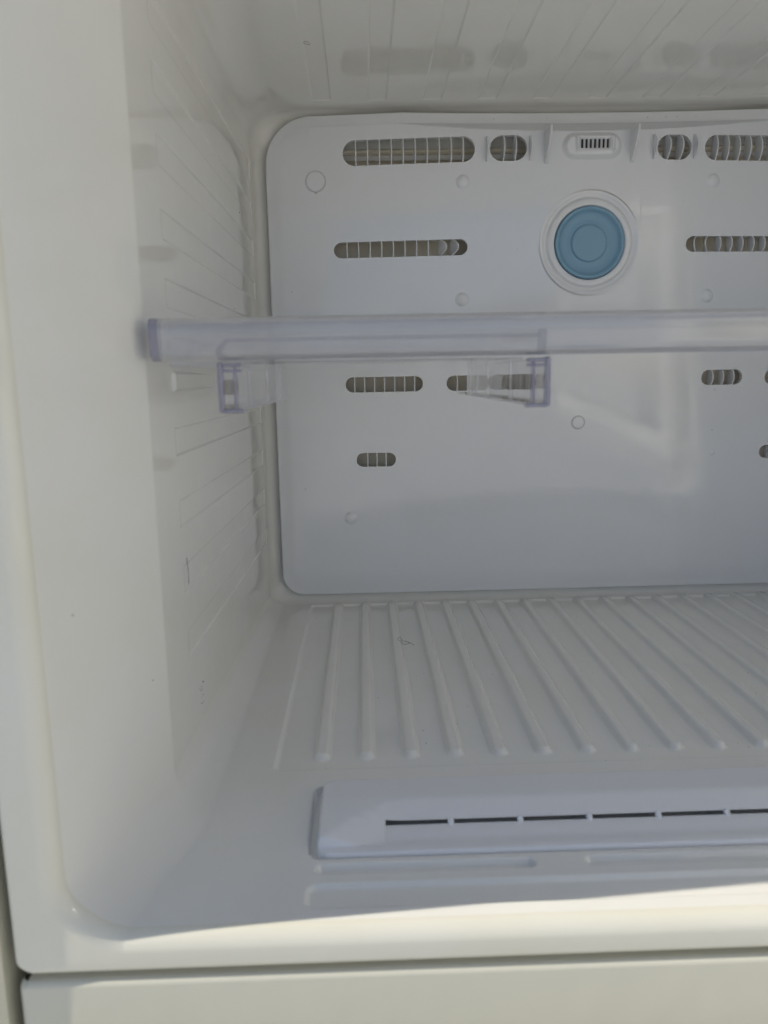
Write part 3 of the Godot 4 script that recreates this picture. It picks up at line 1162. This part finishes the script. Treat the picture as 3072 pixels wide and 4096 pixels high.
# ------------------------------------------------------------------ small things
func build_litter() -> void:
	# a looped hair that lies over a floor rib
	var lie := func(x: float, z: float) -> Vector3:
		var d := absf(fposmod(x + 0.2073 + 0.0115, 0.02303) - 0.0115)
		return Vector3(x, maxf(0.0032 * (1.0 - ss(0.0020, 0.0050, d)) - 0.00165, -0.0016) + 0.00018, z)
	var pts := PackedVector3Array()
	for k in 30:
		var t := k / 29.0 * TAU * 0.97 + 0.1
		pts.append(lie.call(-0.1570 + 0.0042 * cos(t) + 0.0008 * cos(2 * t), 0.1168 + 0.0040 * sin(t)))
	for k in 6:
		pts.append(lie.call(-0.1528 + 0.0008 * k, 0.1168 - 0.0003 * k + 0.0003 * k * k))
	var mb := Mesher.new()
	mb.tube(pts, 0.00011)
	var hair := part("hair", mb, mats.fibre, self, O)
	tag(hair, "thin dark hair curled into a loop over a rib of the freezer floor", "hair")
	# a short hair on the left wall, a curl of hair on the ceiling
	pts = PackedVector3Array()
	for k in 12:
		var t := k / 11.0
		var z := 0.2874 - 0.0016 * sin(t * 2.6)
		pts.append(Vector3(wall_x(z) + 0.0003, lerpf(0.1062, 0.0925, t), z))
	mb = Mesher.new()
	mb.tube(pts, 0.00013)
	hair = part("hair", mb, mats.fibre, self, O)
	tag(hair, "short dark bowed hair clinging upright to the left wall below the shelf", "hair")
	pts = PackedVector3Array()
	for k in 22:
		var t := k / 21.0 * 5.4
		pts.append(Vector3(-0.2128 + 0.0019 * cos(t) + 0.0003 * t, YC - 0.00025, 0.1366 + 0.0021 * sin(t)))
	mb = Mesher.new()
	mb.tube(pts, 0.00012)
	hair = part("hair", mb, mats.fibre, self, O)
	tag(hair, "tiny curl of dark hair stuck to the ceiling near the left corner", "hair")
	# scattered specks of dirt
	mb = Mesher.new()
	var add := func(p: Vector3, r: float):
		r *= 0.75
		var prof := PackedVector2Array([Vector2(r, 0), Vector2(r * 0.8, r * 0.5), Vector2(r * 0.05, r * 0.7)])
		var b := Basis(Vector3.RIGHT, -PI / 2) if p.y < 0.004 else Basis()
		b = b * Basis(Vector3.BACK, rng.randf() * TAU)
		b = b * Basis.from_scale(Vector3(1.0, rng.randf_range(0.4, 1.0), 1.0))
		mb.lathe(prof, 7, Transform3D(b, p))
	for k in 70:
		var x := rng.randf_range(-0.235, 0.16)
		var z := rng.randf_range(0.03, 0.31)
		add.call(Vector3(x, 0.0003 if absf(fposmod(x + 0.2073, 0.02303) - 0.0) < 0.005 or fposmod(x + 0.2073, 0.02303) > 0.018 else -0.0015, z), rng.randf_range(0.00018, 0.00045))
	for k in 26:
		var x := rng.randf_range(-0.235, 0.16)
		var y := rng.randf_range(0.05, 0.375)
		add.call(Vector3(x, y, cover_z(x, y)), rng.randf_range(0.00015, 0.00035))
	for q in [[-0.238, 0.262], [0.112, 0.1435], [0.112, 0.177], [-0.2330, 0.100]]:
		add.call(Vector3(q[0], q[1], cover_z(q[0], q[1])), 0.0005)
	for k in 14:
		var y := rng.randf_range(0.024, 0.036)
		var z := rng.randf_range(0.270, 0.281)
		add.call(Vector3(wall_x(z) + 0.0006, y, z), rng.randf_range(0.0002, 0.0005))
	for q in [[0.111, 0.395], [0.066, 0.345], [0.24, 0.12], [0.31, 0.08], [0.20, 0.05]]:
		add.call(Vector3(wall_x(q[1]) + 0.0002, q[0], q[1]), 0.0004)
	for k in 9:
		var x := rng.randf_range(-0.10, 0.12)
		add.call(Vector3(x, 0.3905, cover_z(x, 0.3905)), rng.randf_range(0.0003, 0.0006))
	var sp := part("dirt_specks", mb, mats.speck, self, O)
	tag(sp, "tiny dark specks of dirt scattered over the freezer floor, walls and back cover", "dirt", "", "stuff")

# ------------------------------------------------------------------ scene
func make_sky() -> PanoramaSkyMaterial:
	# hazy blue summer sky with soft broken cloud
	var nz := FastNoiseLite.new()
	nz.seed = 21
	nz.noise_type = FastNoiseLite.TYPE_SIMPLEX_SMOOTH
	nz.frequency = 1.3
	nz.fractal_octaves = 5
	var w := 512
	var h := 256
	var im := Image.create(w, h, false, Image.FORMAT_RGBF)
	for j in h:
		var el := (0.5 - (j + 0.5) / h) * PI
		for i in w:
			var az := (i + 0.5) / w * TAU
			var d := Vector3(cos(el) * cos(az), sin(el), cos(el) * sin(az))
			var c := Color(0.30, 0.40, 0.56)
			if el > 0.0:
				var f := pow(1.0 - sin(el), 6.0)
				c = Color(0.07, 0.14, 0.30).lerp(Color(0.76, 0.94, 1.18), f)
				var q := nz.get_noise_3dv(d * Vector3(1.6, 3.2, 1.6))
				c = c.lerp(Color(0.95, 0.94, 0.92), 0.35 * ss(0.05, 0.45, q))
			else:
				c = Color(0.30, 0.28, 0.25)
			im.set_pixel(i, j, c)
	var s := PanoramaSkyMaterial.new()
	s.panorama = ImageTexture.create_from_image(im)
	s.energy_multiplier = 1.0
	return s

func _ready() -> void:
	rng.seed = 4
	# camera
	var cam := Camera3D.new()
	cam.name = "camera"
	cam.transform = Transform3D(Basis(Vector3(0.9994, -0.0188, 0.0273), Vector3(0.0232, 0.985, -0.1708), Vector3(-0.0237, 0.1713, 0.9849)).orthonormalized(), O + Vector3(-0.182, 0.1916, 0.66))
	cam.keep_aspect = Camera3D.KEEP_HEIGHT
	cam.fov = 67.31
	cam.near = 0.01
	cam.far = 200.0
	var ca := CameraAttributesPhysical.new()
	ca.frustum_focal_length = 18.026
	ca.frustum_focus_distance = 0.62
	ca.frustum_near = 0.01
	ca.frustum_far = 200.0
	ca.exposure_aperture = 8.5
	cam.attributes = ca
	add_child(cam)
	cam.current = true
	# sky, exposure
	var env := Environment.new()
	env.background_mode = Environment.BG_SKY
	env.sky = Sky.new()
	env.sky.sky_material = make_sky()
	env.background_energy_multiplier = 0.85
	env.tonemap_mode = Environment.TONE_MAPPER_LINEAR
	env.tonemap_exposure = 1.12
	env.sdfgi_enabled = true
	env.ssao_enabled = true
	env.ssil_enabled = true
	var we := WorldEnvironment.new()
	we.name = "environment"
	we.environment = env
	add_child(we)
	# sun: low from the left, only just in front of the cabinet's face
	var sun := DirectionalLight3D.new()
	sun.name = "sun"
	sun.light_energy = 1.4
	sun.light_color = Color(1.0, 0.97, 0.91)
	sun.light_angular_distance = 0.5
	sun.shadow_enabled = true
	var el := deg_to_rad(29.0)
	var az := deg_to_rad(4.5)
	var to_sun := Vector3(-cos(el) * cos(az), sin(el), cos(el) * sin(az))
	sun.look_at_from_position(to_sun * 10.0, Vector3.ZERO, Vector3.UP)
	add_child(sun)

	make_materials()
	# setting
	var gr := Mesher.new()
	gr.quad(Vector3(-30, 0, -30), Vector3(30, 0, -30), Vector3(30, 0, 30), Vector3(-30, 0, 30), Vector3.UP)
	var pv := part("pavement", gr, mats.pave, self)
	tag(pv, "sunlit pale pavement under the refrigerator", "", "", "structure")

	fridge = Node3D.new()
	fridge.name = "refrigerator"
	add_child(fridge, true)
	tag(fridge, "white refrigerator with its empty upper freezer compartment open and its shelf in", "refrigerator")
	build_liner()
	build_grille()
	build_cover()
	build_cabinet()
	build_door()
	build_shelf()
	build_litter()
	for o in find_children("*", "GeometryInstance3D", true, false):
		o.cast_shadow = GeometryInstance3D.SHADOW_CASTING_SETTING_ON
